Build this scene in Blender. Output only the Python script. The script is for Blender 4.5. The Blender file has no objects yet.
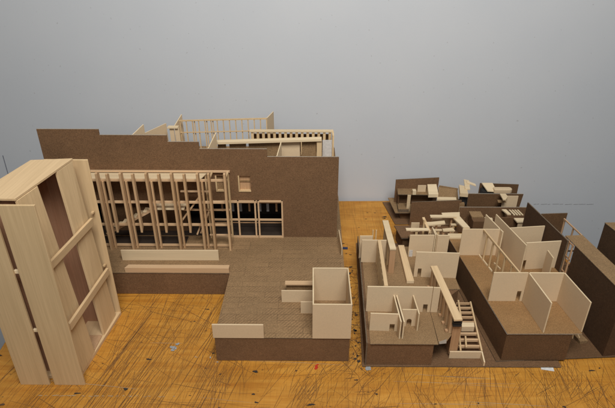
import bpy, math, random
from mathutils import Vector, noise as mnoise
random.seed(7)
S = bpy.context.scene
COL = S.collection
R = math.radians

# ------------------------------------------------------------------ materials
def new_mat(name):
    m = bpy.data.materials.new(name); m.use_nodes = True
    nt = m.node_tree; nt.nodes.clear()
    out = nt.nodes.new('ShaderNodeOutputMaterial'); b = nt.nodes.new('ShaderNodeBsdfPrincipled')
    nt.links.new(b.outputs[0], out.inputs[0])
    return m, nt, b
def N(nt, t, **kw):
    n = nt.nodes.new(t)
    for k, v in kw.items():
        if k in n.inputs.keys(): n.inputs[k].default_value = v
        else: setattr(n, k, v)
    return n
def ramp(nt, src, stops):
    r = nt.nodes.new('ShaderNodeValToRGB'); e = r.color_ramp.elements
    while len(e) < len(stops): e.new(0.5)
    for i, (p, c) in enumerate(stops):
        e[i].position = p; e[i].color = (c[0], c[1], c[2], 1) if not isinstance(c, (int, float)) else (c, c, c, 1)
    nt.links.new(src, r.inputs[0]); return r.outputs[0]
def coords(nt, scale=(1, 1, 1), rot=(0, 0, 0), loc=(0, 0, 0)):
    g = nt.nodes.new('ShaderNodeNewGeometry'); mp = nt.nodes.new('ShaderNodeMapping')
    mp.inputs['Scale'].default_value = scale; mp.inputs['Rotation'].default_value = rot; mp.inputs['Location'].default_value = loc
    nt.links.new(g.outputs['Position'], mp.inputs['Vector']); return mp.outputs[0]
def mix(nt, fac, a, b, mode='MIX'):
    m = nt.nodes.new('ShaderNodeMix'); m.data_type = 'RGBA'; m.blend_type = mode
    for i, v in ((0, fac), (6, a), (7, b)):
        if hasattr(v, 'links'): nt.links.new(v, m.inputs[i])
        else: m.inputs[i].default_value = v if i == 0 else (v[0], v[1], v[2], 1)
    return m.outputs[2]
def bump(nt, b, h, s, d):
    bp = nt.nodes.new('ShaderNodeBump'); bp.inputs['Strength'].default_value = s; bp.inputs['Distance'].default_value = d
    nt.links.new(h, bp.inputs['Height']); nt.links.new(bp.outputs[0], b.inputs['Normal'])

def chipboard(name, col, rough=0.85, fleck=0.5, amp=1.0):
    m, nt, b = new_mat(name)
    am = min(1.0, amp*2.2+0.1) if amp < 0.5 else 1.0
    if amp < 0.5: am *= 0.35
    v = coords(nt)
    n1 = N(nt, 'ShaderNodeTexNoise', Scale=620.0, Detail=4.0, Roughness=0.8); nt.links.new(v, n1.inputs['Vector'])
    n2 = N(nt, 'ShaderNodeTexNoise', Scale=14.0, Detail=4.0); nt.links.new(v, n2.inputs['Vector'])
    n3 = N(nt, 'ShaderNodeTexNoise', Scale=420.0, Detail=2.0); nt.links.new(v, n3.inputs['Vector'])
    d = [c*(1-0.46*amp) for c in col]; l = [min(1, c*(1+0.46*amp)) for c in col]
    c1 = ramp(nt, n1.outputs[0], [(0.3, d), (0.5, col), (0.72, l)])
    f2 = ramp(nt, n2.outputs[0], [(0.3, (1-0.10*am, 1-0.10*am, 1-0.10*am)), (0.7, (1+0.08*am, 1+0.07*am, 1+0.06*am))])
    c2 = mix(nt, 1.0, c1, f2, 'MULTIPLY')
    n5 = N(nt, 'ShaderNodeTexNoise', Scale=1.0, Detail=3.0, Roughness=0.6); nt.links.new(coords(nt, (60, 130, 130), (0.4, 0.2, 0.9)), n5.inputs['Vector'])
    c2 = mix(nt, 1.0, c2, ramp(nt, n5.outputs[0], [(0.32, (1-0.07*am, 1-0.08*am, 1-0.09*am)), (0.62, (1, 1, 1)), (0.74, (1+0.07*am, 1+0.07*am, 1+0.07*am))]), 'MULTIPLY')
    n6 = N(nt, 'ShaderNodeTexNoise', Scale=330.0, Detail=2.0, Roughness=0.6); nt.links.new(coords(nt, (1, 1, 1), (0, 0, 0), (3, 1, 2)), n6.inputs['Vector'])
    c2 = mix(nt, 1.0, c2, ramp(nt, n6.outputs[0], [(0.30, (1-0.11*am, 1-0.115*am, 1-0.12*am)), (0.5, (1, 1, 1)), (0.70, (1+0.11*am, 1+0.11*am, 1+0.10*am))]), 'MULTIPLY')
    fl = ramp(nt, n3.outputs[0], [(0.69, 0.0), (0.74, fleck)])
    c3 = mix(nt, fl, c2, [min(1, c*1.8) for c in col])
    nt.links.new(c3, b.inputs['Base Color']); b.inputs['Roughness'].default_value = rough
    b.inputs['Specular IOR Level'].default_value = 0.25
    bump(nt, b, n1.outputs[0], 0.25, 0.0003)
    return m

def wood(name, col, axis=0, contrast=0.16, rough=0.6, freq=420):
    m, nt, b = new_mat(name)
    sc = [freq, freq, freq]; sc[axis] = 10
    v = coords(nt, tuple(sc))
    n1 = N(nt, 'ShaderNodeTexNoise', Scale=1.0, Detail=4.0, Roughness=0.6); nt.links.new(v, n1.inputs['Vector'])
    sc2 = [70, 70, 70]; sc2[axis] = 3
    v2 = coords(nt, tuple(sc2))
    n2 = N(nt, 'ShaderNodeTexNoise', Scale=1.0, Detail=2.0); nt.links.new(v2, n2.inputs['Vector'])
    info = nt.nodes.new('ShaderNodeObjectInfo')
    d = [col[0]*(1-contrast), col[1]*(1-contrast*1.15), col[2]*(1-contrast*1.35)]
    l = [min(1, c*(1+contrast*0.5)) for c in col]
    c1 = ramp(nt, n1.outputs[0], [(0.3, d), (0.65, l)])
    f2 = ramp(nt, n2.outputs[0], [(0.3, (0.93, 0.92, 0.90)), (0.7, (1.03, 1.03, 1.03))])
    c2 = mix(nt, 1.0, c1, f2, 'MULTIPLY')
    f3 = ramp(nt, info.outputs['Random'], [(0.0, (0.88, 0.85, 0.80)), (0.5, (0.98, 0.97, 0.95)), (1.0, (1.05, 1.05, 1.05))])
    c3 = mix(nt, 1.0, c2, f3, 'MULTIPLY')
    nt.links.new(c3, b.inputs['Base Color']); b.inputs['Roughness'].default_value = rough
    b.inputs['Specular IOR Level'].default_value = 0.3
    bump(nt, b, n1.outputs[0], 0.15, 0.0002)
    return m

def plain(name, col, rough=0.7, nscale=200.0, amp=0.12):
    m, nt, b = new_mat(name)
    v = coords(nt); n1 = N(nt, 'ShaderNodeTexNoise', Scale=nscale, Detail=4.0); nt.links.new(v, n1.inputs['Vector'])
    c = ramp(nt, n1.outputs[0], [(0.3, [x*(1-amp) for x in col]), (0.7, [min(1, x*(1+amp)) for x in col])])
    nt.links.new(c, b.inputs['Base Color']); b.inputs['Roughness'].default_value = rough
    return m

BROWN = (0.182, 0.101, 0.050)
M_brown = chipboard('brown chipboard', BROWN)
M_deck = chipboard('tan chipboard top', (0.280, 0.178, 0.088))
M_dark = chipboard('dark brown chipboard', (0.135, 0.073, 0.034))
M_deep = chipboard('deep brown chipboard', (0.085, 0.047, 0.024))
M_warm = chipboard('warm tan chipboard top', (0.300, 0.172, 0.072))
M_edge = chipboard('brown cut board edge', (0.16, 0.118, 0.078))
M_paleedge = chipboard('pale cut board edge', (0.36, 0.31, 0.245))
M_cream = chipboard('cream mat board', (0.665, 0.510, 0.325), 0.75, 0.0, 0.17)
M_wx = wood('basswood along x', (0.64, 0.440, 0.262), 0, 0.10)
M_wy = wood('basswood along y', (0.670, 0.485, 0.278), 1, 0.08)
M_wz = wood('basswood upright', (0.690, 0.507, 0.288), 2, 0.095)
M_strip = wood('basswood strip', (0.58, 0.385, 0.215), 2, 0.12)
M_pink = wood('reddish basswood upright', (0.53, 0.33, 0.185), 2)
M_pinky = wood('reddish basswood along y', (0.53, 0.33, 0.185), 1)
M_light = wood('pale basswood', (0.76, 0.61, 0.40), 0, 0.06)
M_shade = plain('painted shade brown', (0.036, 0.023, 0.015))  # shade of the rooms and canopy, put into a near-black colour
M_redwood = wood('reddish cedar veneer', (0.50, 0.295, 0.185), 2)
M_black = plain('dark paper and gap shade', (0.02, 0.018, 0.016))  # also colours the painted shadow gap under the beam coping
M_white = plain('white paper', (0.72, 0.72, 0.70))
M_haze = plain('grey card', (0.30, 0.31, 0.32))
M_frost = plain('frosted sheet', (0.60, 0.57, 0.53), 0.4)

def engraved():
    """chipboard with laser scored plank outlines and diagonal hatching"""
    m = chipboard('scored chipboard deck', (0.285, 0.180, 0.090)); nt = m.node_tree
    b = [n for n in nt.nodes if n.type == 'BSDF_PRINCIPLED'][0]
    base = b.inputs['Base Color'].links[0].from_socket
    v = coords(nt, (1, 1, 0), (0, 0, 0), (0.61, 0.013, 0))
    br = N(nt, 'ShaderNodeTexBrick', Scale=1.0); br.offset = 0.37; br.offset_frequency = 3; br.squash = 1.0
    br.inputs['Mortar Size'].default_value = 0.00045; br.inputs['Mortar Smooth'].default_value = 0.1
    br.inputs['Brick Width'].default_value = 0.078; br.inputs['Row Height'].default_value = 0.0172
    br.inputs['Color1'].default_value = (0, 0, 0, 1); br.inputs['Color2'].default_value = (1, 1, 1, 1)
    br.inputs['Mortar'].default_value = (0.5, 0.5, 0.5, 1); br.inputs['Bias'].default_value = 0.0
    nt.links.new(v, br.inputs['Vector'])
    # hatching
    v2 = coords(nt, (1, 1, 0), (0, 0, R(38)))
    wv = N(nt, 'ShaderNodeTexWave', Scale=58.0, Distortion=0.6); wv.wave_type = 'BANDS'; wv.bands_direction = 'X'
    nt.links.new(v2, wv.inputs['Vector'])
    line = ramp(nt, wv.outputs['Fac'], [(0.72, 0.0), (0.95, 1.0)])
    sel = ramp(nt, br.outputs['Color'], [(0.30, 0.0), (0.36, 1.0)])
    nz = N(nt, 'ShaderNodeTexNoise', Scale=28.0, Detail=3.0); nt.links.new(coords(nt), nz.inputs['Vector'])
    fade = ramp(nt, nz.outputs[0], [(0.38, 0.06), (0.62, 0.62)])
    h1 = mix(nt, 1.0, line, sel, 'MULTIPLY'); h2 = mix(nt, 1.0, h1, fade, 'MULTIPLY')
    c1 = mix(nt, h2, base, (0.13, 0.076, 0.038))
    mo = mix(nt, 1.0, br.outputs['Fac'], fade, 'MULTIPLY')
    c2 = mix(nt, mo, c1, (0.055, 0.032, 0.018))
    nt.links.new(c2, b.inputs['Base Color'])
    return m
M_scored = engraved()

def tabletop_mat():
    m, nt, b = new_mat('worn varnished birch ply')
    g = coords(nt)
    v = coords(nt, (7, 70, 1), (0, 0, R(3)))
    n1 = N(nt, 'ShaderNodeTexNoise', Scale=1.0, Detail=5.0, Roughness=0.7, Distortion=1.2); nt.links.new(v, n1.inputs['Vector'])
    c1 = ramp(nt, n1.outputs[0], [(0.28, (0.47, 0.185, 0.023)), (0.5, (0.58, 0.262, 0.038)), (0.72, (0.66, 0.33, 0.060))])
    n2 = N(nt, 'ShaderNodeTexNoise', Scale=7.0, Detail=6.0, Roughness=0.6); nt.links.new(g, n2.inputs['Vector'])
    f2 = ramp(nt, n2.outputs[0], [(0.3, (0.74, 0.70, 0.62)), (0.55, (1.0, 1.0, 1.0)), (0.75, (1.16, 1.18, 1.2))])
    c2 = mix(nt, 1.0, c1, f2, 'MULTIPLY')
    # many fine knife lines in several directions: ridges of strongly stretched noise
    def knife(ang, across, along, off, w, strength, c_in, dark=(0.10, 0.045, 0.014)):
        vv = coords(nt, (across, along, 1), (0, 0, R(ang)), (off, off*0.7, 0))
        nn = N(nt, 'ShaderNodeTexNoise', Scale=1.0, Detail=1.0, Roughness=0.4); nt.links.new(vv, nn.inputs['Vector'])
        rr = ramp(nt, nn.outputs[0], [(0.5-w, 0.0), (0.5, strength), (0.5+w, 0.0)])
        gate = N(nt, 'ShaderNodeTexNoise', Scale=9.0, Detail=3.0); nt.links.new(coords(nt, (1, 1, 1), (0, 0, 0), (off, -off, 0)), gate.inputs['Vector'])
        gg = ramp(nt, gate.outputs[0], [(0.44, 0.0), (0.56, 1.0)])
        f = mix(nt, 1.0, rr, gg, 'MULTIPLY')
        return mix(nt, f, c_in, dark)
    c = knife(-14, 330, 2.6, 3.1, 0.022, 0.40, c2)
    c = knife(-24, 300, 3.0, 7.7, 0.022, 0.35, c)
    c = knife(8, 280, 3.0, 1.2, 0.02, 0.3, c)
    c = knife(84, 230, 4.0, 5.2, 0.015, 0.25, c)
    c = knife(47, 240, 4.0, 9.2, 0.015, 0.3, c)
    c = knife(-33, 260, 3.0, 14.2, 0.02, 0.3, c)
    # dents and dark grime specks
    n4 = N(nt, 'ShaderNodeTexNoise', Scale=75.0, Detail=2.0); nt.links.new(coords(nt, (1, 1.6, 1)), n4.inputs['Vector'])
    s4 = ramp(nt, n4.outputs[0], [(0.70, 0.0), (0.75, 0.8)])
    c = mix(nt, s4, c, (0.06, 0.035, 0.018))
    nt.links.new(c, b.inputs['Base Color'])
    rg = ramp(nt, n2.outputs[0], [(0.3, 0.62), (0.7, 0.42)]); nt.links.new(rg, b.inputs['Roughness'])
    b.inputs['Specular IOR Level'].default_value = 0.3
    bump(nt, b, n1.outputs[0], 0.12, 0.0004)
    return m
M_table = tabletop_mat()
M_cut = [plain('knife cut dark', (0.11, 0.048, 0.014), 0.8), plain('knife cut brown', (0.25, 0.110, 0.022), 0.8), plain('pale scrape', (0.42, 0.33, 0.22), 0.8)]

def wall_mat():
    m, nt, b = new_mat('painted studio wall')
    g = coords(nt)
    n1 = N(nt, 'ShaderNodeTexNoise', Scale=5.0, Detail=4.0); nt.links.new(g, n1.inputs['Vector'])
    c1 = ramp(nt, n1.outputs[0], [(0.3, (0.545, 0.567, 0.590)), (0.7, (0.570, 0.588, 0.605))])
    n2 = N(nt, 'ShaderNodeTexNoise', Scale=110.0, Detail=1.0); nt.links.new(g, n2.inputs['Vector'])
    s = ramp(nt, n2.outputs[0], [(0.735, 0.0), (0.765, 0.40)])
    c2 = mix(nt, s, c1, (0.30, 0.29, 0.28))
    nt.links.new(c2, b.inputs['Base Color']); b.inputs['Roughness'].default_value = 0.85
    n3 = N(nt, 'ShaderNodeTexNoise', Scale=350.0, Detail=3.0); nt.links.new(g, n3.inputs['Vector'])
    bump(nt, b, n3.outputs[0], 0.15, 0.0005)
    return m
M_wall = wall_mat()
M_floor = plain('grey floor', (0.22, 0.23, 0.25), 0.6, 6.0)

# ------------------------------------------------------------------ mesh builder
class MB:
    def __init__(s): s.v = []; s.f = []; s.m = []
    def add(s, vs, fs, ms):
        o = len(s.v); s.v += [tuple(p) for p in vs]; s.f += [tuple(i+o for i in f) for f in fs]; s.m += ms
    def prism(s, poly, z0, z1, top=0, side=1, bot=None):
        """polygon in plan (ccw), z0/z1 numbers or per-vertex lists"""
        n = len(poly); a = sum(poly[i][0]*poly[(i+1) % n][1]-poly[(i+1) % n][0]*poly[i][1] for i in range(n))
        zz0 = z0 if isinstance(z0, (list, tuple)) else [z0]*n; zz1 = z1 if isinstance(z1, (list, tuple)) else [z1]*n
        if a < 0: poly = poly[::-1]; zz0 = list(zz0)[::-1]; zz1 = list(zz1)[::-1]
        vs = [(p[0], p[1], z) for p, z in zip(poly, zz0)]+[(p[0], p[1], z) for p, z in zip(poly, zz1)]
        fs = [tuple(range(n-1, -1, -1)), tuple(range(n, 2*n))]+[(i, (i+1) % n, n+(i+1) % n, n+i) for i in range(n)]
        s.add(vs, fs, [top if bot is None else bot, top]+[side]*n); return s
    def box(s, x0, x1, y0, y1, z0, z1, top=0, side=0):
        return s.prism([(x0, y0), (x1, y0), (x1, y1), (x0, y1)], z0, z1, top, side)
    def panel(s, p, q, t, outline, rim=1):
        """upright sheet standing on the plan line p-q; outline in (distance along, z), thickness t to both sides"""
        d = Vector((q[0]-p[0], q[1]-p[1])); d.normalize(); nx, ny = -d.y, d.x
        n = len(outline); a = sum(outline[i][0]*outline[(i+1) % n][1]-outline[(i+1) % n][0]*outline[i][1] for i in range(n))
        if a < 0: outline = outline[::-1]
        vs = []
        for sg in (-0.5, 0.5):
            for (u, z) in outline: vs.append((p[0]+d.x*u+nx*t*sg, p[1]+d.y*u+ny*t*sg, z))
        fs = [tuple(range(n)), tuple(range(2*n-1, n-1, -1))]+[(i, n+i, n+(i+1) % n, (i+1) % n) for i in range(n)]
        s.add(vs, fs, [0, 0]+[rim]*n); return s
    def seg(s, p, q, t, z0, z1, z1b=None, notch=None, rim=1):
        L = math.hypot(q[0]-p[0], q[1]-p[1]); z1b = z1 if z1b is None else z1b
        out = [(0, z0)]
        for nn in (notch or []):
            a, b, h = nn[:3]
            if len(nn) > 3:                                         # arched doorway
                out.append((a, z0))
                for k in range(9):
                    th = math.pi*(1-k/8); out.append(((a+b)/2+(b-a)/2*math.cos(th), h-(b-a)/2+(b-a)/2*math.sin(th)))
                out.append((b, z0))
            else: out += [(a, z0), (a, h), (b, h), (b, z0)]
        out += [(L, z0), (L, z1b), (0, z1)]
        return s.panel(p, q, t, out, rim)
    def loft(s, pb, zb, pt, zt):
        n = len(pb); vs = [(p[0], p[1], zb) for p in pb]+[(p[0], p[1], zt) for p in pt]
        s.add(vs, [tuple(range(n-1, -1, -1)), tuple(range(n, 2*n))]+[(i, (i+1) % n, n+(i+1) % n, n+i) for i in range(n)], [0]*(n+2)); return s
    def stick(s, a, b, w, h):
        a, b = Vector(a), Vector(b); d = (b-a).normalized()
        up = Vector((0, 0, 1)) if abs(d.z) < 0.95 else Vector((0, 1, 0))
        x = d.cross(up).normalized(); y = x.cross(d).normalized()
        vs = [c+x*w*i+y*h*j for c in (a, b) for i, j in ((-.5, -.5), (.5, -.5), (.5, .5), (-.5, .5))]
        s.add(vs, [(0, 1, 2, 3), (7, 6, 5, 4), (0, 4, 5, 1), (1, 5, 6, 2), (2, 6, 7, 3), (3, 7, 4, 0)], [0]*6); return s
    def build(s, name, mats, parent=None, bevel=0.0):
        org = Vector((0, 0, 0))
        if parent is not None: org = WORLD[parent.name]
        me = bpy.data.meshes.new(name)
        me.from_pydata([tuple(Vector(v)-org) for v in s.v], [], s.f)
        if not isinstance(mats, (list, tuple)): mats = [mats]
        for m in mats: me.materials.append(m)
        for p, mi in zip(me.polygons, s.m): p.material_index = min(mi, len(mats)-1)
        import bmesh
        bm = bmesh.new(); bm.from_mesh(me); bmesh.ops.recalc_face_normals(bm, faces=bm.faces); bm.to_mesh(me); bm.free()
        o = bpy.data.objects.new(name, me); COL.objects.link(o)
        if parent is not None: o.parent = parent
        WORLD[o.name] = org.copy()
        if bevel:
            md = o.modifiers.new('soft edges', 'BEVEL'); md.width = bevel; md.segments = 1; md.limit_method = 'ANGLE'
        return o
WORLD = {}
def thing(name, loc, label, cat, group=None):
    o = bpy.data.objects.new(name, None); COL.objects.link(o); o.location = loc; o.empty_display_size = 0.02
    WORLD[o.name] = Vector(loc); o['label'] = label; o['category'] = cat
    if group: o['group'] = group
    return o
def tag(o, label=None, cat=None, kind=None):
    if label: o['label'] = label
    if cat: o['category'] = cat
    if kind: o['kind'] = kind
    return o
BD = [M_brown, M_edge]; DK = [M_deck, M_edge]; CR = [M_cream, M_light]; DD = [M_dark, M_edge]; DP = [M_deep, M_edge]; SB = [M_scored, M_edge]
BV = 0.0004
def blob(mb, cx, cy, r, z, seed, mi=0, sx=1.0, sy=1.0, n=18, h=0.0002):
    rr = random.Random(seed); ph = [rr.uniform(0, 6.28) for _ in range(4)]
    poly = []
    for k in range(n):
        a = 2*math.pi*k/n
        q = r*(1+0.28*math.sin(2*a+ph[0])+0.2*math.sin(3*a+ph[1])+0.12*math.sin(5*a+ph[2]))
        poly.append((cx+q*math.cos(a)*sx, cy+q*math.sin(a)*sy))
    mb.prism(poly, z, z+h, mi, mi)

# ------------------------------------------------------------------ the place
tag(MB().box(-2.2, 2.4, 1.345, 1.40, -0.76, 2.4).build('wall', M_wall), kind='structure')
tag(MB().box(-2.2, 2.4, -1.6, 1.345, -0.80, -0.76).build('floor', M_floor), kind='structure')
seam = MB().stick((-0.8780, 1.3445, 0.135), (-0.890, 1.3445, -0.70), 0.0022, 0.0012).build('wall_joint', plain('joint grey', (0.22, 0.23, 0.26)))  # thin grey line marking the panel joint
tag(seam, kind='structure')
pl = MB()
x = 0.655
rr = random.Random(4)
while x < 0.822:
    L = rr.uniform(0.004, 0.022); pl.stick((x, 1.3448, -0.014+rr.uniform(-.0006, .0006)), (x+L, 1.3448, -0.0135+rr.uniform(-.0006, .0006)), 0.0008, 0.0011); x += L+rr.uniform(0.001, 0.007)
pm = pl.build('pencil_line', plain('pencil grey', (0.30, 0.30, 0.30))); tag(pm, kind='structure')

table = thing('work_table', (0, 0.95, -0.76), 'amber varnished wooden work table covered in knife scratches under the models', 'table')
tt = MB(); tt.prism([(-0.567, 0.45), (0.664, 0.45), (0.594, 1.3437), (-0.640, 1.322)], -0.03, 0.0, 0, 0)
top = tt.build('tabletop', [M_table], table, 0.003)
sc = MB(); rr = random.Random(21)
def cut(x, y, ang, L, w, mi, z=0.00012):
    dx, dy = math.sin(ang), math.cos(ang); px, py = dy*w/2, -dx*w/2
    # a slightly bowed, tapering cut
    k = 6; bow = rr.gauss(0, 0.004)*L
    left, right = [], []
    for i in range(k+1):
        t = i/k; ww = math.sin(math.pi*min(max(t, 0.06), 0.94))**0.5
        cx = x+dx*L*(t-.5)+dy*bow*math.sin(math.pi*t); cy = y+dy*L*(t-.5)-dx*bow*math.sin(math.pi*t)
        left.append((cx-px*ww, cy-py*ww, z)); right.append((cx+px*ww, cy+py*ww, z))
    if any(not(-0.566 < p[0] < 0.592 and 0.455 < p[1] < 1.299) for p in left+right): return
    o = len(sc.v); sc.v += left+right
    for i in range(k): sc.f.append((o+i, o+k+1+i, o+k+2+i, o+i+1)); sc.m.append(mi)
nz = [0]
def score(x, y, a, L, w, mi):
    nz[0] += 1; cut(x, y, a, L, w, mi, 0.00010+0.0000003*nz[0])
WID = (0.0004, 0.0006, 0.0008, 0.0010, 0.0012)
bundles = [(rr.uniform(-.55, -.12), rr.uniform(.55, .90), rr.gauss(.24, .05), rr.uniform(.006, .03)) for _ in range(22)]
for i in range(330):                                                # long ruler cuts, in bundles, left of the forecourt
    if rr.random() < .7:
        bx, by, ba, bs = rr.choice(bundles); x = bx+rr.gauss(0, bs); y = by+rr.gauss(0, .04); a = ba+rr.gauss(0, .03)
    else: x = rr.uniform(-.58, -.12); y = rr.uniform(.50, .92); a = rr.gauss(.25, .08)
    score(x, y, a, rr.uniform(.05, .24), rr.choice(WID), rr.choice((0, 1, 1)))
for i in range(70): score(rr.uniform(-.55, -.1), rr.uniform(.55, .92), rr.gauss(2.05, .25), rr.uniform(.03, .15), rr.choice(WID[:3]), rr.choice((0, 1, 1)))
for i in range(46): score(rr.uniform(-.50, -.15), rr.uniform(.55, .92), rr.gauss(3.05, .08), rr.uniform(.04, .15), rr.choice(WID[:4]), 1)
for i in range(34): score(rr.uniform(-.55, .5), rr.uniform(.50, .90), rr.gauss(1.62, .05), rr.uniform(.06, .22), rr.choice(WID[:3]), rr.choice((1, 2)))
spots = [(rr.uniform(-.18, .60), rr.uniform(.585, .705), rr.gauss(.35, .3), rr.uniform(.01, .05)) for _ in range(40)]
for i in range(620):                                                # short trimming cuts along the front
    if rr.random() < .75:
        bx, by, ba, bs = rr.choice(spots); x = rr.gauss(bx, bs); y = rr.gauss(by, bs*.6); a = ba+rr.gauss(0, .12)
    else: x = rr.uniform(-.2, .61); y = rr.uniform(.47, .71); a = rr.choice((rr.gauss(.3, .25), rr.gauss(-.25, .3), rr.gauss(1.5, .2)))
    score(x, y, a, min(.20, rr.lognormvariate(-2.9, .55)), rr.choice((.0003, .0004, .0005, .0006, .0008)), rr.choice((0, 1, 1, 1, 1)))
for i in range(170):
    x = rr.uniform(.06, .11); y = rr.uniform(.62, 1.0)
    score(x, y, rr.choice((rr.gauss(.3, .2), rr.gauss(1.5, .3), rr.gauss(-.4, .3))), rr.uniform(.01, .05), rr.choice(WID[:4]), rr.choice((0, 0, 1)))
for i in range(60): score(rr.uniform(-.58, .60), rr.uniform(.95, 1.32), rr.choice((rr.gauss(.35, .1), rr.gauss(2.2, .2))), rr.uniform(.04, .22), rr.choice(WID[:3]), 1)
for k in range(20):
    x = -.46+.0118*k+rr.uniform(-.004, .004); cut(x, .6155-.00006*k+rr.uniform(-.0012, .0012), 1.56+rr.uniform(-.1, .1), rr.uniform(.003, .014), rr.uniform(.0006, .0016), 2, 0.0006)
cuts = sc.build('knife_cuts', M_cut, top)
tag(cuts, kind='stuff')
mb = MB()
rr = random.Random(5)
for i in range(120):
    x, y = rr.uniform(-.58, .6), rr.uniform(.47, 1.3)
    blob(mb, x, y, rr.uniform(.0008, .0024), 0.0006, i, rr.choice([0, 0, 1]), rr.uniform(.8, 2.6), rr.uniform(.5, 1.1), 10)
for (x, y, r, sx) in ((0.080, 1.1, .003, 1.2), (0.085, 1.055, .0025, 1), (0.095, 1.05, .0025, 1.5), (.075, 1.10, .002, .6), (.2011, 1.2387, .004, 2.2), (.20, 1.23, .003, 1.8), (.505, .68, .003, 2.0), (.522, .686, .0022, 1), (.56, .695, .0025, 2), (-.47, .90, .003, 2), (-.50, .72, .003, 3), (-.30, .70, .003, 2), (-.32, .63, .004, 1.5), (-.40, .62, .003, 2), (-.10, .672, .004, 1.8), (.0, .60, .003, 3)):
    blob(mb, x, y, r*.8, 0.0007, int(x*1e4+y*1e3), 0, sx, .7, 12)
rr = random.Random(31)
for i in range(60):
    blob(mb, rr.gauss(.083, .007), rr.uniform(.64, 1.0), rr.uniform(.0008, .0028), 0.0008, 300+i, rr.choice((0, 1, 1)), rr.uniform(.4, 1.6), rr.uniform(.6, 2.0), 12)
tag(mb.build('grime_mark', [plain('grime', (.035, .026, .02), .8), plain('brown grime', (.10, .05, .02), .8)], top), kind='stuff')
paint = plain('grey blue paint', (.33, .35, .36), .5)
rr = random.Random(8)
for (cx, cy, n, sx, sy, r0) in ((-.2590, .7300, 16, .0075, .0120, .0020), (.1030, .6812, 5, .006, .0012, .0022), (-.1720, .6945, 4, .004, .0015, .0014), (-.187, .7050, 4, .0015, .0030, .0013), (-.214, .705, 3, .004, .004, .0009)):
    mb = MB()
    for k in range(n): 
        t = rr.uniform(-1, 1); blob(mb, cx+t*sx*.35+rr.gauss(0, sx*.28), cy+t*sy*.45+rr.gauss(0, sy*.28), r0*rr.choice([.3, .5, .8, 1.5]), 0.0008+.00004*k, k+int(cx*1e4), 0, rr.uniform(.6, 1.6), rr.uniform(.6, 1.4), 16)
    mb.build('paint_splash', paint, top)
mb = MB(); blob(mb, .0095, .683, .0038, 0.0009, 77, 0, 1, 1.15, 14); blob(mb, .012, .6895, .0018, .0009, 78, 0, 1.5, .7, 10)
mb.build('paint_drop', plain('red paint', (.52, .04, .02), .45), top)
for (lx, ly) in ((-.52, .50), (.61, .50), (-.59, 1.25), (.55, 1.28)):
    MB().box(lx-.03, lx+.03, ly-.03, ly+.03, -.76, -.03).build('leg', M_wz, table, .003)
tp = MB().prism([(.0735, 1.0745), (.0895, 1.0735), (.0905, 1.0835), (.0745, 1.0845)], .0005, .0009, 0, 0).build('tape_strip', plain('navy tape', (.012, .022, .075), .35))
tag(tp, 'small dark blue strip of tape stuck on the table beside the long house model', 'tape')
sl = MB().prism([(.415, .682), (.437, .6775), (.441, .700), (.42, .70)], .0004, .0008, 0, 0).build('paper_slip', M_white)
tag(sl, 'white paper slip poking out from under the front corner of a brown base sheet', 'paper')

# ------------------------------------------------------------------ tall tower model, left
T = thing('tower_model', (-.45, .73, 0), 'tall pale basswood tower model at the left end of the table', 'architectural model')
MB().prism([(-.490, .648), (-.4065, .6613), (-.392, .826), (-.475, .83)], .0, .007).build('floor_slab', [M_wy, M_wy], T, BV)
MB().prism([(-.4960, .655), (-.4285, .6542), (-.4065, .803), (-.4745, .795)], .354, .358).build('roof', [M_wy, M_wy], T, BV)
for (xa, xb, za) in ((-.5063, -.4553, .3555), (-.4470, -.3940, .3550)):
    MB().prism([(xa, .6385), (xb, .6385), (xb, .6425), (xa, .6425)], .0, za).build('front_panel', [M_wz, M_wz], T, BV)
MB().box(-.457, -.4455, .6425, .6475, .234, .239).build('spacer_block', M_light, T)
MB().box(-.457, -.4455, .6425, .6475, .117, .121).build('spacer_block', M_light, T)
def board(pb, pt, zb, zt, name, m):
    def off(l): 
        (a, b) = l; return [a, b, (b[0]-.004, b[1]), (a[0]-.004, a[1])]
    return MB().loft(off(pb), zb, off(pt), zt).build(name, m, T, BV)
board(((-.4045, .662), (-.4025, .712)), ((-.4275, .656), (-.4200, .704)), .0072, .3536, 'side_panel', M_wz)
board(((-.4010, .756), (-.3985, .815)), ((-.4135, .7560), (-.4070, .8000)), .0072, .3536, 'side_panel', M_wz)
MB().prism([(-.470, .8245), (-.3915, .8245), (-.3930, .8285), (-.470, .8285)], .0, .3455).build('rear_panel', [M_wz, M_wz], T, BV)
MB().loft([(-.462, .664), (-.459, .664), (-.447, .822), (-.450, .822)], .0072, [(-.478, .660), (-.475, .660), (-.460, .80), (-.463, .80)], .3536).build('inner_panel', M_redwood, T)
MB().loft([(-.489, .65), (-.486, .65), (-.4715, .824), (-.4745, .824)], .0072, [(-.4955, .656), (-.4925, .656), (-.4715, .794), (-.4745, .794)], .3536).build('side_panel', M_wz, T)
MB().box(-.484, -.438, .664, .667, .0072, .345).build('inner_panel', [M_redwood], T)
MB().box(-.4735, -.4140, .7960, .7990, .0072, .3535).build('inner_panel', M_redwood, T)
MB().box(-.4580, -.4040, .7150, .7540, .0072, .0090).build('recess_floor', [M_pink], T)
MB().stick((-.4120, .6600, .2330), (-.3990, .8060, .2330), .0050, .0140).build('side_rail', M_wy, T, BV)
MB().stick((-.4030, .6560, .1160), (-.3955, .8160, .1160), .0050, .0140).build('side_rail', M_wy, T, BV)
for z in (.2425, .1255):
    MB().box(-.4030, -.3985, .8155, .8225, z, z+.0028).build('spacer_block', M_wy, T)

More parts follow.
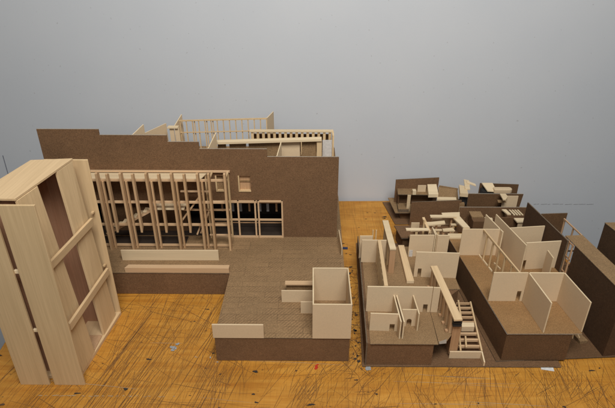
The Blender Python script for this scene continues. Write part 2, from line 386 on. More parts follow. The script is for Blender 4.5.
# ------------------------------------------------------------------ long house model with the tall stepped wall
H = thing('long_house_model', (-.17, .95, 0), 'long brown board house model with stepped wall, basswood fin facade and forecourt', 'architectural model')
h = .057
MB().prism([(-.589, .893), (-.173, .893), (-.173, .6985), (.069, .6985), (.0715, 1.255), (-.589, 1.255)], .001, h-.0016, 0, 0).build('base', [M_brown], H)
MB().prism([(-.590, .892), (-.1735, .892), (-.1735, .6975), (.070, .6975), (.0725, 1.256), (-.590, 1.256)], h-.0015, h).build('deck', SB, H)
W = MB(); steps = [(-.590, -.457, .3245), (-.457, -.3125, .3115), (-.3125, -.245, .2965), (-.245, -.098, .2805), (-.098, .0590, .2625)]
xs = sorted(set([s[0] for s in steps]+[.0590, -.505, -.292, -.0665, -.2150, -.1990, -.1640, -.1378]))
for a, b in zip(xs[:-1], xs[1:]):
    z1 = [s[2] for s in steps if s[0] <= (a+b)/2 < s[1]][0]; m = (a+b)/2
    spans = [(h, z1)]
    if -.505 < m < -.292: spans = [(.1500, z1)]
    elif -.292 < m < -.0665: spans = [(.1545, z1)]
    if -.2150 < m < -.1990 or -.1640 < m < -.1378: spans = [(spans[0][0], .1785), (.2160, z1)]
    for (z0, zt) in spans:
        W.prism([(a, 1.0395), (b, 1.0395), (b, 1.0425), (a, 1.0425)], z0, zt, 1, 0)
wall = W.build('stepped_wall', [M_brown, M_paleedge], H)
for (xa, xb) in ((-.2150, -.1990), (-.1640, -.1378)):
    w = MB(); w.box(xa-.0012, xa+.0016, 1.0375, 1.0455, .1773, .2166); w.box(xa+.0016, xb+.0005, 1.0375, 1.0455, .1773, .1800)
    f = w.build('window', M_wz, H); MB().box(xa, xb+.001, 1.0456, 1.0475, .1775, .2170).build('recess_panel', M_deck if xa < -.2 else M_pink, f)
# ribbon window to the right of the fins
w = MB(); y0, y1 = 1.0355, 1.0395
w.box(-.228, -.1255, y0, y1, .1500, .1545); w.box(-.228, -.1255, y0, y1, .0572, .0610); w.box(-.228, -.1255, y0, y1, .1035, .1070)
for xx in (-.1690, -.1300): w.box(xx-.0018, xx+.0018, y0-.0004, y1, .0572, .1545)
w.build('window', M_wx, H)
w = MB(); w.box(-.1240, -.0665, y0, y1, .1515, .1550); w.box(-.1240, -.0665, y0, y1, .0572, .0610); w.box(-.1240, -.0665, y0, y1, .1035, .1070)
for xx in (-.1222, -.0680): w.box(xx-.0018, xx+.0018, y0-.0004, y1, .0572, .1550)
w.build('window', M_wx, H)
# the rooms behind the wall; near-black sheets carry their painted shade
MB().box(-.586, .057, 1.0432, 1.250, .2000, .2030).build('upper_floor', DK, H)
MB().box(-.586, .057, 1.0440, 1.1495, h+.0003, h+.0012).build('floor_shade', M_shade, H)
MB().box(-.535, -.292, .9990, 1.0388, h+.0003, h+.0010).build('floor_shade', M_shade, H)  # dark sheet on the deck, painting the canopy's shade
MB().box(-.586, .057, 1.150, 1.153, h, .1999).build('inner_wall', M_shade, H)
MB().box(-.586, -.583, 1.0432, 1.1498, h+.0013, .1999).build('inner_wall', M_shade, H)
MB().box(-.040, -.037, 1.0432, 1.1498, h+.0013, .1999).build('inner_wall', M_shade, H)
MB().box(-.31, -.307, 1.07, 1.1498, h+.0013, .1999).build('inner_wall', M_shade, H)
MB().box(-.50, -.315, 1.085, 1.088, .120, .1999).build('inner_wall', BD, H)
MB().box(-.2620, -.2300, 1.0445, 1.0465, .1000, .1540).build('inner_panel', BD, H)
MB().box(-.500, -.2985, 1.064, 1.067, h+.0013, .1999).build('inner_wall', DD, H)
for k in range(7):
    MB().box(-.215+k*.0215, -.215+k*.0215+(.0045, .009, .006)[k % 3], 1.072, 1.074, .108, .1300).build('inner_post', M_haze if k % 3 else M_pink, H)
MB().box(-.24, -.06, 1.071, 1.075, .1302, .1325).build('inner_rail', M_pink, H)
MB().box(-.24, -.06, 1.0715, 1.0735, .0760, .0775).build('inner_rail', M_pink, H)
# fin facade
FX = [-.4549, -.4330, -.4046, -.3788, -.3502, -.3236, -.2968, -.2701, -.2418, -.2184, -.1842]
LONG = {0, 2, 4, 6, 8, 9, 10}
for i, fx in enumerate(FX):
    zb = h if i in LONG else .104
    f = MB(); y0, y1 = .979, (.9915 if i in LONG else .9885)
    hw = .0023
    if i in LONG: f.panel((fx, y0), (fx, y1), 2*hw, [(0, zb), (y1-y0, zb), (y1-y0, .2450), (.004, .2490), (0, .2470)], 0)
    else: f.panel((fx, y0), (fx, y1), 2*hw, [(0, zb), (y1-y0, zb+.010), (y1-y0, .2440), (.003, .2475), (0, .2460)], 0)
    f.build('fin', M_strip, H)
    if i in (0, 2, 4, 6, 8):
        MB().box(fx+.0045, fx+.0085, .9885, .9935, h, .2245).build('post', M_strip, H)
for z in (.2240, .1710, .1140, .0595):
    MB().box(-.535, -.182, .9920, .9985, z, z+.0036).build('rail', M_wx, H)
MB().box(-.535, -.182, 1.0335, 1.0390, .2265, .2300).build('rail', M_wx, H)
MB().prism([(-.535, .9985), (-.2420, .9985), (-.2330, 1.0330), (-.535, 1.0330)], .2235, .2252).build('canopy', [M_light, M_light], H)
for xx in (-.2205, -.1862):
    MB().box(xx-.002, xx+.002, .9976, 1.0334, .2266, .2296).build('rail', M_wy, H)
MB().box(-.1885, -.1845, 1.0345, 1.0388, h, .2264).build('post', M_wz, H)
MB().box(-.2380, -.2345, 1.0300, 1.0345, h, .2232).build('post', M_wz, H)
MB().box(-.360, -.283, .999, 1.034, .1510, .1535).build('landing', [M_light], H)
MB().stick((-.354, 1.012, .1495), (-.470, 1.012, .0835), .016, .0060).build('stair', M_wx, H)
st = MB()
for k in range(9):
    t = (k+.5)/9; st.box(-.354-.116*t-.004, -.354-.116*t+.004, 1.003, 1.021, .1495-.066*t+.0032, .1495-.066*t+.0062)
st.build('stair_tread', M_light, H)
for a, b in (((-.242, 1.0, .190), (-.296, 1.0, .118)), ((-.239, 1.004, .140), (-.262, 1.004, .085)), ((-.232, 1.010, .140), (-.255, 1.010, .085))):
    MB().stick(a, b, .0035, .0035).build('brace', M_wx, H)
MB().box(-.290, -.225, 1.010, 1.0145, .1895, .1925).build('rail', M_wx, H)
MB().box(-.290, -.182, 1.012, 1.0165, .1420, .1450).build('rail', M_wx, H)
MB().box(-.270, -.184, .9980, 1.033, .0573, .0590).build('stair_landing', [M_deck], H)
MB().box(-.232, -.182, .9982, 1.001, .0850, .0880).build('rail', M_wx, H)
# low curbs and the box on the forecourt
MB().prism([(-.4170, .9380), (-.2040, .9395), (-.2040, .9425), (-.4170, .9410)], h, .0835).build('curb_panel', [M_cream, M_light], H, BV)
MB().prism([(-.3960, .8925), (-.1748, .8930), (-.1748, .9050), (-.3910, .9050)], h, .0695).build('curb_beam', [M_wx, M_wx], H, BV)
MB().box(-.1755, -.0845, .6970, .7000, h-.001, .0868).build('curb_panel', [M_cream, M_light], H, BV)
MB().prism([(.0665, .962), (.0685, .962), (.0650, 1.0390), (.0630, 1.0390)], h, .0780).build('curb_panel', [M_cream, M_light], H, BV)
B = MB(); zt = .1335
B.box(.0022, .0703, .6965, .6990, h, zt, 1, 0)
bf = B.build('roof_box', [M_cream, M_light], H)
MB().box(.0022, .0044, .6992, .8060, h, zt, 1, 0).build('side_wall', [M_cream, M_light], bf)
MB().box(.0681, .0703, .6992, .8060, h, zt, 1, 0).build('side_wall', [M_cream, M_light], bf)
MB().box(.0046, .0679, .8036, .8060, h, zt, 1, 0).build('rear_wall', [M_cream, M_light], bf)
MB().box(-.0580, .0020, .7975, .8000, h, .0845).build('planter_panel', CR, H)
MB().box(-.0200, .0020, .7645, .7668, h, .0840).build('planter_panel', CR, H)
MB().box(-.0520, .0020, .8180, .8300, .0820, .0845).build('bench_top', [M_wx], H)
MB().box(-.0500, .0020, .8230, .8260, h, .0819).build('bench_back', [M_deck], H)
# screens behind the stepped wall
g = MB(); n = 15
for k in range(n):
    x = -.3285+k*(.2155)/(n-1); zt = .2805+.0062*k/(n-1)
    g.box(x-.0012, x+.0012, 1.2190, 1.2215, .2035, zt)
    if k in (2, 4, 5): g.box(x+.0032, x+.0056, 1.2225, 1.2245, .2035, zt)
g.stick((-.330, 1.2200, .2820), (-.1125, 1.2200, .2885), .0045, .0030)
g.stick((-.330, 1.2175, .2520), (-.1125, 1.2175, .2580), .0025, .0022)
g.build('lattice_screen', M_wz, H)
def depth(name, x0, y0, x1, y1, zs, mats=CR, t=.002):
    L = math.hypot(x1-x0, y1-y0)
    return MB().panel((x0, y0), (x1, y1), t, [(0, zs[0]), (L, zs[0]), (L, zs[2]), (0, zs[1])]).build(name, mats, H)
depth('partition', -.1130, 1.222, -.1000, 1.275, (.2035, .2885, .2890))
depth('partition', -.3380, 1.200, -.3290, 1.245, (.2035, .2760, .2905))
depth('partition', -.2320, 1.060, -.2180, 1.100, (.2035, .2700, .2950))
depth('partition', -.3880, 1.120, -.3550, 1.190, (.2035, .2860, .2860))
depth('partition', -.3900, 1.050, -.3760, 1.090, (.2035, .3080, .3180))
depth('partition', -.0800, 1.060, -.0700, 1.090, (.2035, .2500, .2780))
MB().box(-.3420, -.3170, 1.150, 1.165, .2865, .2890).build('cap_board', M_light, H)
MB().box(-.3380, -.3280, 1.155, 1.158, .2035, .2864).build('partition', CR, H)
MB().box(-.3255, -.3150, 1.155, 1.158, .2035, .2864).build('partition', CR, H)
MB().stick((-.2320, 1.117, .2655), (.0220, 1.117, .2745), .016, .0050).build('ridge_beam', M_light, H)
for (xa, xb, m) in ((-.1480, -.0720, [M_deck, M_light]), (-.0715, -.0285, CR), (-.0240, .0095, [M_deck, M_light]), (-.2200, -.2010, [M_deck, M_light]), (-.1930, -.1540, [M_deck, M_light])):
    MB().box(xa, xb, 1.1215, 1.1240, .2035, .2600+.009*(xa+.232)/.254).build('partition', m, H)
MB().box(.0110, .0225, 1.1130, 1.1250, .2035, .2705).build('post', M_wz, H)
MB().box(-.1530, .0520, 1.190, 1.202, .2635, .2670).build('ridge_beam', M_light, H)
for k in range(15):
    x = -.150+k*.0136; MB().box(x, x+.0065, 1.1930, 1.1955, .2035, .2634).build('slat', M_wz, H)
MB().box(-.1500, .0480, 1.214, 1.217, .2035, .2500).build('partition', DD, H)
MB().box(.0250, .0475, 1.1500, 1.1515, .2035, .2590).build('partition', [M_frost], H)
MB().box(.0490, .0530, 1.170, 1.200, .2035, .2634).build('post', M_wz, H)
MB().box(.0555, .0585, 1.0432, 1.2500, .1000, .1999).build('end_wall', BD, H)

# ------------------------------------------------------------------ house model with many cream partitions, centre right
A = thing('courtyard_house_model', (.20, .85, 0), 'low brown house model full of cream partitions, with a small pergola at its right front', 'architectural model')
MB().prism([(.0925, .685), (.4526, .6861), (.4540, .7060), (.345, .90), (.335, 1.10), (.112, 1.10)], .0012, .0028).build('base_sheet', BD, A)
za = .055
MB().prism([(.1000, .6885), (.2177, .6885), (.2190, .770), (.300, .845), (.300, 1.00), (.111, 1.00)], .003, za-.0016, 0, 0).build('base', [M_brown], A)
MB().seg((.0985, .6866), (.1105, 1.045), .0022, .003, .0570).build('side_wall', DD, A)
MB().prism([(.1045, .6860), (.2246, .6860), (.2275, .7735), (.229, .842), (.3025, .8445), (.3035, 1.003), (.1140, 1.003)], za-.0015, za).build('deck', DK, A)
MB().prism([(.2258, .6880), (.2380, .690), (.2555, .7130), (.2480, .8410), (.2300, .8410)], za-.0015, za-.0002).build('deck_strip', DK, A)
MB().prism([(.2262, .6865), (.2390, .6885), (.2420, .699), (.2270, .692)], za-.0001, za+.0004, 0, 0).build('glue_patch', plain('dry glue', (.30, .25, .20), .35), A)
def pa(p, q, z1, t=.0024, notch=None, z0=za, mats=CR, name='partition', z1b=None, parent=A):
    return MB().seg(p, q, t, z0, z1, z1b, notch).build(name, mats, parent, .0003)
pa((.1045, .7746), (.2265, .7735), .1140, notch=[(.1080, .1165, .0735)])
pa((.2275, .7735), (.2405, .7730), .1135)
pa((.1060, .7215), (.1565, .7195), .0950, notch=[(.0360, .0450, .0715)])
pa((.1553, .7735), (.1575, .6990), .0950, name='partition')
pa((.1605, .7735), (.1630, .6992), .0945)
pa((.1650, .7340), (.1915, .7340), .0935, notch=[(.0100, .0190, .0720, 1)])
pa((.1915, .7735), (.1930, .7200), .0950)
pa((.1085, .9400), (.1610, .9392), .1125)
pa((.1050, .9552), (.1330, .9555), .1132)
for x in (.134, .141): MB().box(x-.0011, x+.0011, .962, .9645, za, .123).build('post', M_wz, A)
for x in (.1485, .1535): MB().box(x-.0011, x+.0011, .800, .8025, za, .085).build('post', M_wz, A)
# thin colonnade wall
MB().stick((.1450, .9370, .1130), (.1395, .7760, .1130), .0072, .0040).build('coping', M_wy, A, .0003)
MB().seg((.1470, .9370), (.1415, .7765), .0018, za, .1108).build('colonnade_wall', [M_pinky, M_wy], A)
for k in range(9):
    t = k/8; x = .1428-.0055*t; y = .934-.155*t
    MB().box(x-.0019, x+.0019, y-.0035, y+.0035, za, .1108-.0).build('post', M_wz, A)
# wide wall
wy = MB().prism([(.1625, .8990), (.1758, .8990), (.1745, 1.018), (.1612, 1.018)], .1125, .1165).build('coping', [M_light, M_light], A, .0003)
MB().box(.1632, .1752, .9000, .9030, za, .1124).build('end_panel', M_pink, A)
MB().prism([(.1700, .9032), (.1725, .9032), (.1715, 1.0), (.169, 1.0)], za, .1124).build('wall', [M_pinky, M_pinky], A)
for k in range(5): MB().box(.1640-.0003*k, .1690, .908+.021*k, .914+.021*k, za, .1124).build('post', M_wz, A)
MB().prism([(.1965, .8620), (.2115, .8620), (.2120, .9980), (.1985, .9980)], .0555, .0625).build('bench', [M_wy, M_light], A, .0003)
pa((.2155, .9640), (.2692, .9645), .1105, notch=[(.0, .0005, .06)])
MB().box(.2175, .2250, .9618, .9626, za, .0720).build('doorway', M_frost, A)
pa((.2790, .9731), (.3050, .9731), .1050)
pa((.2722, .9660), (.2716, .9980), .1105)
pa((.2780, .9745), (.2765, 1.000), .1050)
pa((.2150, .8870), (.3030, .8830), .1175, notch=[(.0075, .0150, .0765)])
MB().box(.2180, .2700, 1.0180, 1.0280, .0880, .0905).build('cap_board', M_light, A)
# the tall beam with buttresses and the pergola
MB().prism([(.2493, .6985), (.2643, .6995), (.2547, .8625), (.2408, .8612)], .0965, .1005).build('coping', [M_wy, M_wy], A, .0003)
MB().prism([(.2560, .7130), (.2600, .7132), (.2520, .8600), (.2480, .8600)], .003, .0963).build('wall', [M_pinky, M_pinky], A)
MB().box(.2535, .2685, .7095, .7125, .0100, .0790).build('end_panel', M_pink, A)
for k, z in enumerate((.0795, .0855, .0912)): MB().box(.2512, .2662, .7040, .7120, z, z+.0040).build('shadow_strip', M_black, A)  # black strips painting the shadow gap under the coping
for k in range(7):
    y = .7140+.0215*k; x = .2490-.0085*(y-.70)/.163
    MB().prism([(x, y), (x+.0065, y), (x+.0065, y+.0100), (x, y+.0100)], .0553, .0963, 0, 0).build('buttress', M_strip, A)
    MB().prism([(x-.0050, y+.002), (x-.0003, y+.002), (x-.0003, y+.0080), (x-.0050, y+.0080)], .0553, .0590, 0, 0).build('buttress_foot', M_pink, A)
MB().box(.2540, .3125, .7050, .7080, .003, .0190).build('pergola_board', [M_cream], A, .0003)
MB().seg((.3125, .7060), (.3130, .6870), .0024, .003, .0200, .0120).build('pergola_board', CR, A)
MB().stick((.3130, .7085, .0170), (.3305, .8500, .0170), .0030, .0050).build('pergola_rail', M_wy, A)
MB().stick((.2745, .7085, .0170), (.2900, .7870, .0170), .0030, .0050).build('pergola_rail', M_wy, A)
MB().stick((.2960, .7880, .0190), (.3055, .8520, .0190), .0032, .0050).build('pergola_rail', M_wy, A)
MB().stick((.2905, .7400, .0240), (.2860, .7150, .0200), .0028, .0040).build('pergola_rail', M_wy, A)
for y in (.7230, .7400, .7570): MB().box(.2745, .3130+(y-.7085)*.124, y-.002, y+.002, .0130, .0175).build('pergola_rung', M_wx, A)
for k in range(5):
    y = .7900+.0145*k; MB().box(.2870+k*.002, .3130+(y-.7085)*.124, y-.0014, y+.0014, .0130, .0175).build('pergola_rung', M_wx, A)
MB().prism([(.2905, .7660), (.3150, .7665), (.3175, .7790), (.2935, .7790)], .0130, .0250).build('pergola_cap', [M_light, M_cream], A, .0003)
# rear terrace of the same house: little boards and sticks
MB().prism([(.2080, 1.12), (.2170, 1.060), (.29, 1.060), (.36, 1.06), (.36, 1.125)], .040, .0430).build('terrace', BD, A)
MB().prism([(.2330, 1.062), (.2360, 1.018), (.31, 1.012), (.31, 1.058)], .0480, .0500).build('terrace', DK, A)
MB().prism([(.214, 1.118), (.222, 1.066), (.355, 1.066), (.355, 1.118)], .003, .0398, 0, 0).build('terrace_base', [M_dark], A)
MB().prism([(.238, 1.056), (.240, 1.020), (.305, 1.016), (.305, 1.056)], .003, .0478, 0, 0).build('terrace_base', [M_dark], A)
MB().box(.2620, .2665, 1.045, 1.049, .05, .1010).build('post', M_wz, A)
MB().stick((.2635, 1.060, .100), (.2745, 1.020, .080), .006, .003).build('brace', M_wy, A)
MB().prism([(.2700, 1.068), (.3200, 1.078), (.3190, 1.064), (.2735, 1.054)], .0790, .0820).build('cap_board', [M_light], A)
MB().prism([(.2900, 1.094), (.3530, 1.094), (.3530, 1.104), (.2900, 1.104)], .0800, .0830).build('cap_board', [M_light], A)
MB().prism([(.3230, 1.100), (.3450, 1.100), (.3590, 1.050), (.3745, 1.050), (.3640, 1.105), (.3690, 1.1255), (.3230, 1.122)], .0760, .0790).build('cap_board', [M_light], A)
MB().box(.3590, .3740, 1.0480, 1.0510, .05, .0759).build('partition', CR, A)
MB().box(.3280, .3680, 1.124, 1.1265, .043, .0759).build('partition', CR, A)
MB().prism([(.3090, 1.048), (.3330, 1.053), (.3370, 1.040), (.3090, 1.038)], .0740, .0770).build('cap_board', [M_light], A)
MB().prism([(.3170, 1.012), (.3500, 1.012), (.3560, 1.031), (.3180, 1.031)], .0700, .0740).build('cap_board', [M_light], A)
MB().box(.3190, .3510, 1.0140, 1.0165, .004, .0699).build('partition', [M_deck], A)
for (x, y, z) in ((.286, 1.066, .079), (.300, 1.07, .079), (.327, 1.042, .074), (.311, 1.043, .074), (.345, 1.105, .076)):
    MB().box(x-.0022, x+.0022, y-.002, y+.002, .043, z-.0001).build('post', M_pink, A)
for (x0, x1, yy0, yy1, z) in ((.2480, .2620, 1.070, 1.078, .0560), (.2760, .2900, 1.084, 1.092, .0610), (.2960, .3120, 1.058, 1.064, .0640), (.3300, .3420, 1.060, 1.070, .0620), (.3390, .3520, 1.082, 1.089, .0650), (.2500, .2580, 1.098, 1.110, .0520)):
    MB().box(x0, x1, yy0, yy1, z, z+.0026).build('cap_board', M_light, A)
    MB().box((x0+x1)/2-.003, (x0+x1)/2+.003, yy0+.002, yy0+.004, .043, z-.0001).build('post', M_wz, A)
for (x0, x1, yy, z) in ((.2440, .2640, 1.0900, .0680), (.3000, .3240, 1.1150, .0720), (.2820, .2980, 1.1000, .0640)):
    MB().box(x0, x1, yy, yy+.0022, .043, z).build('partition', CR, A)
for k in range(3): MB().box(.268+.004*k, .2695+.004*k, 1.012, 1.014, za, .093).build('post', M_light, A)

# ------------------------------------------------------------------ house model beside it
Bm = thing('terrace_house_model', (.43, .85, 0), 'brown house model with tall cream room partitions and a leaning stick-framed partition wall', 'architectural model')
hb = .0695; hp = .1362
MB().prism([(.338, .6975), (.615, .7150), (.602, 1.08), (.31, 1.08)], .0030, .0050).build('base_sheet', DD, Bm)
MB().prism([(.3475, .6998), (.4645, .7005), (.447, 1.02), (.3185, 1.02)], .0052, hb-.0026, 0, 0).build('base', [M_dark], Bm, .0003)
MB().prism([(.3470, .6985), (.4648, .6995), (.447, 1.022), (.3180, 1.022)], hb-.0024, hb-.0016, 0, 0).build('paper_layer', [M_paleedge], Bm)
MB().prism([(.3475, .6980), (.4800, .6995), (.4720, .860), (.5190, .862), (.5070, 1.024), (.3170, 1.024)], hb-.0014, hb).build('deck', [M_warm, M_paleedge], Bm)
MB().prism([(.468, .875), (.515, .875), (.504, 1.02), (.455, 1.02)], .0052, hb-.0016, 0, 0).build('base', [M_dark], Bm)
def pb(p, q, z1=hp, notch=None, t=.0024, z1b=None, z0=hb, mats=CR): return pa(p, q, z1, t, notch, z0, mats, 'partition', z1b, Bm)
pb((.3403, .7900), (.4052, .7900), notch=[(.0520, .0600, .0935)])
pb((.4062, .7885), (.4120, .7012))
pb((.4070, .7900), (.4715, .7900))
pb((.4722, .7900), (.4803, .7035))
pb((.3228, .9478), (.4045, .9478))
pb((.4055, .9365), (.3918, 1.012))
pb((.4150, 1.0128), (.4360, .8840))
pb((.4260, .9535), (.5040, .9627))
pb((.4390, .8940), (.5140, .9025), notch=[(.0020, .0090, .0930)])
pb((.4770, .8770), (.4770, .8480), .130)
MB().stick((.3680, .9460, .1340), (.3890, .7920, .1340), .0030, .0042).build('top_rail', M_wy, Bm)
MB().stick((.3672, .9460, hb+.0016), (.3768, .8850, hb+.0016), .0028, .0032).build('sill', M_light, Bm)
MB().stick((.3905, .9150, hb+.0016), (.3965, .8930, hb+.0016), .0028, .0032).build('sill', M_light, Bm)
for t in (.12, .30, .48, .64, .82):
    x = .3680+.021*t; y = .9460-.154*t; MB().box(x-.0016, x+.0016, y-.0016, y+.0016, hb, .1325).build('stud', M_wz, Bm)
MB().seg((.4975, 1.050), (.5175, .885), .0026, .0052, .147).build('party_wall', DP, Bm)
MB().seg((.5400, 1.060), (.6000, 1.060), .0026, .0052, .1115, .1140).build('rear_wall', DD, Bm)
MB().prism([(.5100, .7420), (.5260, .7450), (.5120, .8050), (.5000, .8050)], .0052, .0115).build('plank', [M_deck, M_deck], Bm)
MB().stick((.4860, .780, .060), (.5080, .745, .018), .0022, .0022).build('brace', M_wy, Bm)
MB().stick((.4930, .742, .020), (.4880, .742, .064), .0022, .0022).build('brace', M_wz, Bm)

# ------------------------------------------------------------------ tall blocks at the right
D = thing('slab_block_model', (.54, .80, .005), 'tall dark brown slab block model with tan top and a stick frame at its rear', 'architectural model')
MB().prism([(.5385, .7110), (.5740, .7160), (.5594, .8690), (.5239, .8680)], .0052, .1455, 0, 0).build('block', [M_deep], D)
MB().prism([(.5380, .7105), (.5745, .7155), (.5564, .9070), (.5203, .9045)], .1457, .1472).build('roof', DK, D)
fr = MB()
for (x, y) in ((.5232, .8740), (.5220, .8880), (.5208, .9020), (.5580, .8760), (.5568, .9030), (.5535, .9400), (.5500, .9750)):
    MB().box(x-.0013, x+.0013, y-.0013, y+.0013, .0052, .1456).build('post', M_pink, D)
for z in (.040, .075, .110, .1425):
    MB().stick((.5234, .8710, z), (.5206, .9040, z), .0022, .0026).build('rail', M_pinky, D)
    MB().stick((.5215, .9035, z), (.5560, .9050, z), .0022, .0026).build('rail', M_pink, D)
MB().stick((.5560, .9080, .1450), (.5495, .9780, .1450), .0026, .0026).build('rail', M_pinky, D)
MB().box(.5560, .5600, .7400, .7430, .0052, .055).build('post', M_light, D)
MB().stick((.5800, .715, .0075), (.5800, .715, .060), .003, .003).build('post', M_light, D)
MB().stick((.5560, .7330, .058), (.5800, .715, .030), .003, .003).build('brace', M_light, D)
MB().prism([(.5530, .735), (.5640, .735), (.5600, .80), (.5500, .80)], .0052, .014, 0, 0).build('kerb_block', [M_cream], D)
Em = thing('end_block_model', (.66, .87, 0), 'dark brown slab block model at the far right edge of the table', 'architectural model')
MB().prism([(.6277, .9578), (.6600, .7500), (.7000, .7520), (.6680, .9600)], .0052, .1455, 0, 0).build('block', [M_deep], Em)
MB().prism([(.6272, .9585), (.6595, .7490), (.7010, .7510), (.6690, .9610)], .1457, .1472).build('roof', DK, Em)
MB().prism([(.600, 1.00), (.612, .730), (.72, .730), (.69, 1.00)], .0012, .0050).build('base_sheet', DD, Em)

# ------------------------------------------------------------------ small row of models at the back
C = thing('split_level_house_model', (.29, 1.26, 0), 'small brown split-level house model with stacked slabs, farthest left of the rear row', 'architectural model', 'small models along the wall')
MB().prism([(.2056, 1.322), (.2239, 1.196), (.400, 1.200), (.400, 1.322)], .0012, .0030).build('base_sheet', BD, C)
MB().prism([(.2158, 1.295), (.2237, 1.2066), (.330, 1.2100), (.330, 1.295)], .0290, .0310).build('floor_slab', DK, C)
MB().prism([(.236, 1.290), (.242, 1.225), (.330, 1.225), (.330, 1.290)], .003, .0288, 0, 0).build('base', [M_dark], C)
MB().seg((.2605, 1.1890), (.3940, 1.2010), .0026, .003, .0735).build('front_wall', BD, C)
MB().seg((.2290, 1.2700), (.3460, 1.2700), .0026, .031, .0995, .1065).build('back_wall', BD, C)
MB().prism([(.2345, 1.2685), (.2310, 1.2330), (.3360, 1.2310), (.3440, 1.2685)], .0715, .0735).build('roof', DK, C)
MB().box(.2350, .2370, 1.240, 1.268, .031, .0714).build('side_wall', DD, C)
MB().box(.2370, .3300, 1.258, 1.261, .031, .0714).build('inner_wall', DD, C)
MB().prism([(.2340, 1.246), (.2320, 1.210), (.2600, 1.210), (.2600, 1.246)], .0312, .0400).build('lower_roof', DK, C)
MB().box(.2540, .2625, 1.2145, 1.2175, .0312, .0800).build('upright', M_light, C)
MB().box(.2700, .2790, 1.2300, 1.2420, .0736, .0850).build('box', M_light, C)
MB().box(.2860, .3080, 1.2480, 1.2500, .0736, .0930).build('panel', CR, C)
MB().prism([(.3090, 1.2150), (.3350, 1.2160), (.3370, 1.2560), (.3125, 1.2550)], .0736, [.0830, .0830, .0930, .0930]).build('box', [M_light, M_light], C)
MB().prism([(.3300, 1.205), (.3810, 1.203), (.3830, 1.217), (.3340, 1.219)], .0690, .0735).build('cap_board', [M_light], C)
MB().prism([(.3480, 1.262), (.3990, 1.262), (.4000, 1.266), (.3480, 1.266)], .003, [.0850, .0760, .0760, .0850], 0, 0).build('wedge_wall', [M_deck], C)
MB().prism([(.340, 1.228), (.395, 1.222), (.398, 1.262), (.345, 1.262)], .003, [.055, .050, .074, .082], 0, 0).build('wedge_wall', [M_deck], C)
K = thing('cross_roof_house_model', (.42, 1.24, 0), 'small dark model topped by a cream box and cream cross, between the rear walls', 'architectural model', 'small models along the wall')
MB().box(.3930, .4200, 1.212, 1.240, .001, .0560).build('base', [M_dark], K)
MB().prism([(.386, 1.197), (.406, 1.1935), (.4125, 1.238), (.3955, 1.247)], .0860, .0960).build('box', [M_light], K)
MB().box(.3980, .4110, 1.208, 1.236, .0562, .0858).build('core', [M_black], K)
MB().prism([(.388, 1.196), (.401, 1.193), (.403, 1.206), (.389, 1.206)], .0010, .0650, 0, 0).build('lower_roof', [M_deck], K)
MB().prism([(.4150, 1.2750), (.4275, 1.2690), (.4155, 1.2130), (.4040, 1.2180)], .0962, .0990).build('roof_strip', [M_light], K)
MB().prism([(.4190, 1.2620), (.4165, 1.2480), (.4350, 1.2290), (.4370, 1.2410)], .0992, .1015).build('roof_strip', [M_light], K)
row = 'brown walled row models in the rear row'
R1 = thing('row_house_model', (.46, 1.155, 0), 'low dark brown model with four thin cream slats, nearest of the rear row', 'architectural model', row)
MB().prism([(.377, 1.155), (.568, 1.158), (.566, 1.180), (.377, 1.180)], .0012, .003).build('base_sheet', DD, R1)
MB().seg((.377, 1.155), (.562, 1.1575), .0026, .003, .0775, .0765).build('front_wall', [M_brown, M_paleedge], R1)
MB().box(.395, .555, 1.130, 1.1535, .003, .0400, 0, 0).build('base', [M_dark], R1)
MB().prism([(.4820, 1.149), (.4930, 1.149), (.4975, 1.124), (.4885, 1.124)], .0720, .0750).build('cap_board', [M_light], R1)
for k in range(4):
    x = .5000+k*.0068; MB().prism([(x, 1.149), (x+.0036, 1.149), (x+.0072, 1.122), (x+.0036, 1.122)], .0720, .0740).build('slat', [M_light], R1)
MB().box(.4870, .5330, 1.1225, 1.1245, .040, .0719).build('inner_wall', BD, R1)
MB().box(.3960, .4250, 1.110, 1.1385, .0705, .0745).build('roof', [M_deck, M_paleedge], R1)
MB().box(.3980, .4230, 1.112, 1.1365, .003, .0704).build('block', [M_dark], R1)
MB().box(.3935, .4290, 1.0870, 1.1050, .003, .0740, 0, 0).build('block', [M_dark], R1)
MB().box(.4260, .4440, 1.098, 1.108, .0700, .0745).build('cap_board', [M_light], R1)
MB().prism([(.4970, 1.1040), (.5380, 1.1044), (.5350, 1.0850), (.4990, 1.0850)], .0720, .0750).build('cap_board', [M_light, M_light], R1)
MB().box(.5030, .5290, 1.0880, 1.0905, .003, .0719).build('panel', CR, R1)
MB().box(.440, .555, 1.106, 1.1095, .003, .0745).build('inner_wall', DD, R1)
R2 = thing('row_house_model', (.48, 1.20, 0), 'dark brown wall model with a bent cream strip and cream panel at its right end', 'architectural model', row)
MB().prism([(.405, 1.198), (.560, 1.198), (.556, 1.235), (.405, 1.235)], .0012, .003).build('base_sheet', DD, R2)
MB().panel((.4090, 1.20), (.5560, 1.20), .0026, [(0, .003), (.134, .003), (.1425, .0930), (0, .0935)]).build('front_wall', [M_dark, M_paleedge], R2)
MB().box(.412, .535, 1.2016, 1.232, .003, .0750, 0, 0).build('base', [M_dark], R2)
MB().prism([(.4850, 1.188), (.4995, 1.188), (.5005, 1.172), (.4900, 1.155), (.4830, 1.155)], .0970, .1000).build('roof_strip', [M_light], R2)
MB().box(.4940, .5330, 1.1840, 1.1862, .055, .0945).build('panel', CR, R2)
MB().prism([(.4780, 1.171), (.4990, 1.171), (.4990, 1.1835), (.4800, 1.1835)], .0820, .0840).build('panel', [M_deck], R2)
R3 = thing('row_house_model', (.50, 1.26, 0), 'small dark brown wall model with a cream roof and rounded beige bar', 'architectural model', row)
MB().prism([(.448, 1.238), (.570, 1.238), (.570, 1.30), (.448, 1.30)], .0012, .003).build('base_sheet', DD, R3)
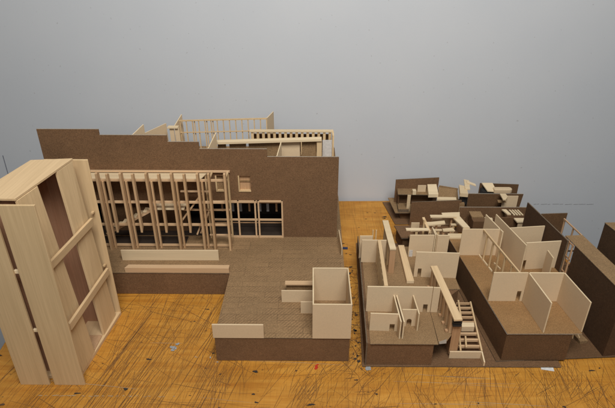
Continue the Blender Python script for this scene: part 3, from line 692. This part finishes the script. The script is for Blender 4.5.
MB().seg((.4600, 1.272), (.5660, 1.272), .0026, .003, .0890, .0855).build('back_wall', DD, R3)
MB().box(.4620, .4990, 1.243, 1.268, .003, .0770, 0, 0).build('block', [M_black], R3)
MB().prism([(.4640, 1.270), (.4930, 1.270), (.4960, 1.236), (.4720, 1.240)], [.088, .088, .0790, .0790], [.0910, .0910, .0820, .0820]).build('roof', [M_light], R3)
bar = MB()
poly = [(.4880, 1.2500), (.5320, 1.2500), (.5365, 1.2460), (.5375, 1.2400), (.5345, 1.2350), (.5290, 1.2330), (.4880, 1.2330)]
bar.prism(poly, .0760, .0890); bar.build('rounded_bar', [M_cream], R3, .002)
MB().box(.492, .530, 1.2355, 1.248, .003, .0759).build('base', [M_dark], R3)

# ------------------------------------------------------------------ camera, light, world
cam = bpy.data.cameras.new('camera'); co = bpy.data.objects.new('camera', cam); COL.objects.link(co)
cam.sensor_width = 36.0; cam.sensor_fit = 'HORIZONTAL'; cam.lens = 514.0/615.0*36.0
cam.clip_start = 0.01; cam.clip_end = 50
co.location = (0, 0, 0.70)
co.rotation_euler = (math.pi/2-math.atan(274/514), 0, math.atan(5.5/582))
S.camera = co
def area(name, loc, target, size, sy, power, col, spread=180):
    l = bpy.data.lights.new(name, 'AREA'); l.shape = 'RECTANGLE'; l.size = size; l.size_y = sy; l.energy = power; l.color = col
    o = bpy.data.objects.new(name, l); COL.objects.link(o); o.location = loc; l.spread = R(spread)
    d = Vector(target)-Vector(loc); o.rotation_euler = d.to_track_quat('-Z', 'Y').to_euler(); return o
area('ceiling_lamp', (0.12, -0.05, 1.70), (-0.03, 1.345, 0.42), 0.9, 0.6, 18.6, (1.0, 0.975, 0.94), 130)
area('window_light', (0.10, -1.2, 1.3), (0.0, 1.2, 0.2), 1.6, 1.0, 6.4, (0.98, 0.99, 1.0))
w = bpy.data.worlds.new('World'); S.world = w; w.use_nodes = True
bg = w.node_tree.nodes['Background']; bg.inputs[0].default_value = (0.90, 0.95, 1.0, 1); bg.inputs[1].default_value = 0.036
S.view_settings.view_transform = 'Standard'; S.view_settings.look = 'None'; S.view_settings.exposure = 0.0; S.view_settings.gamma = 1.0
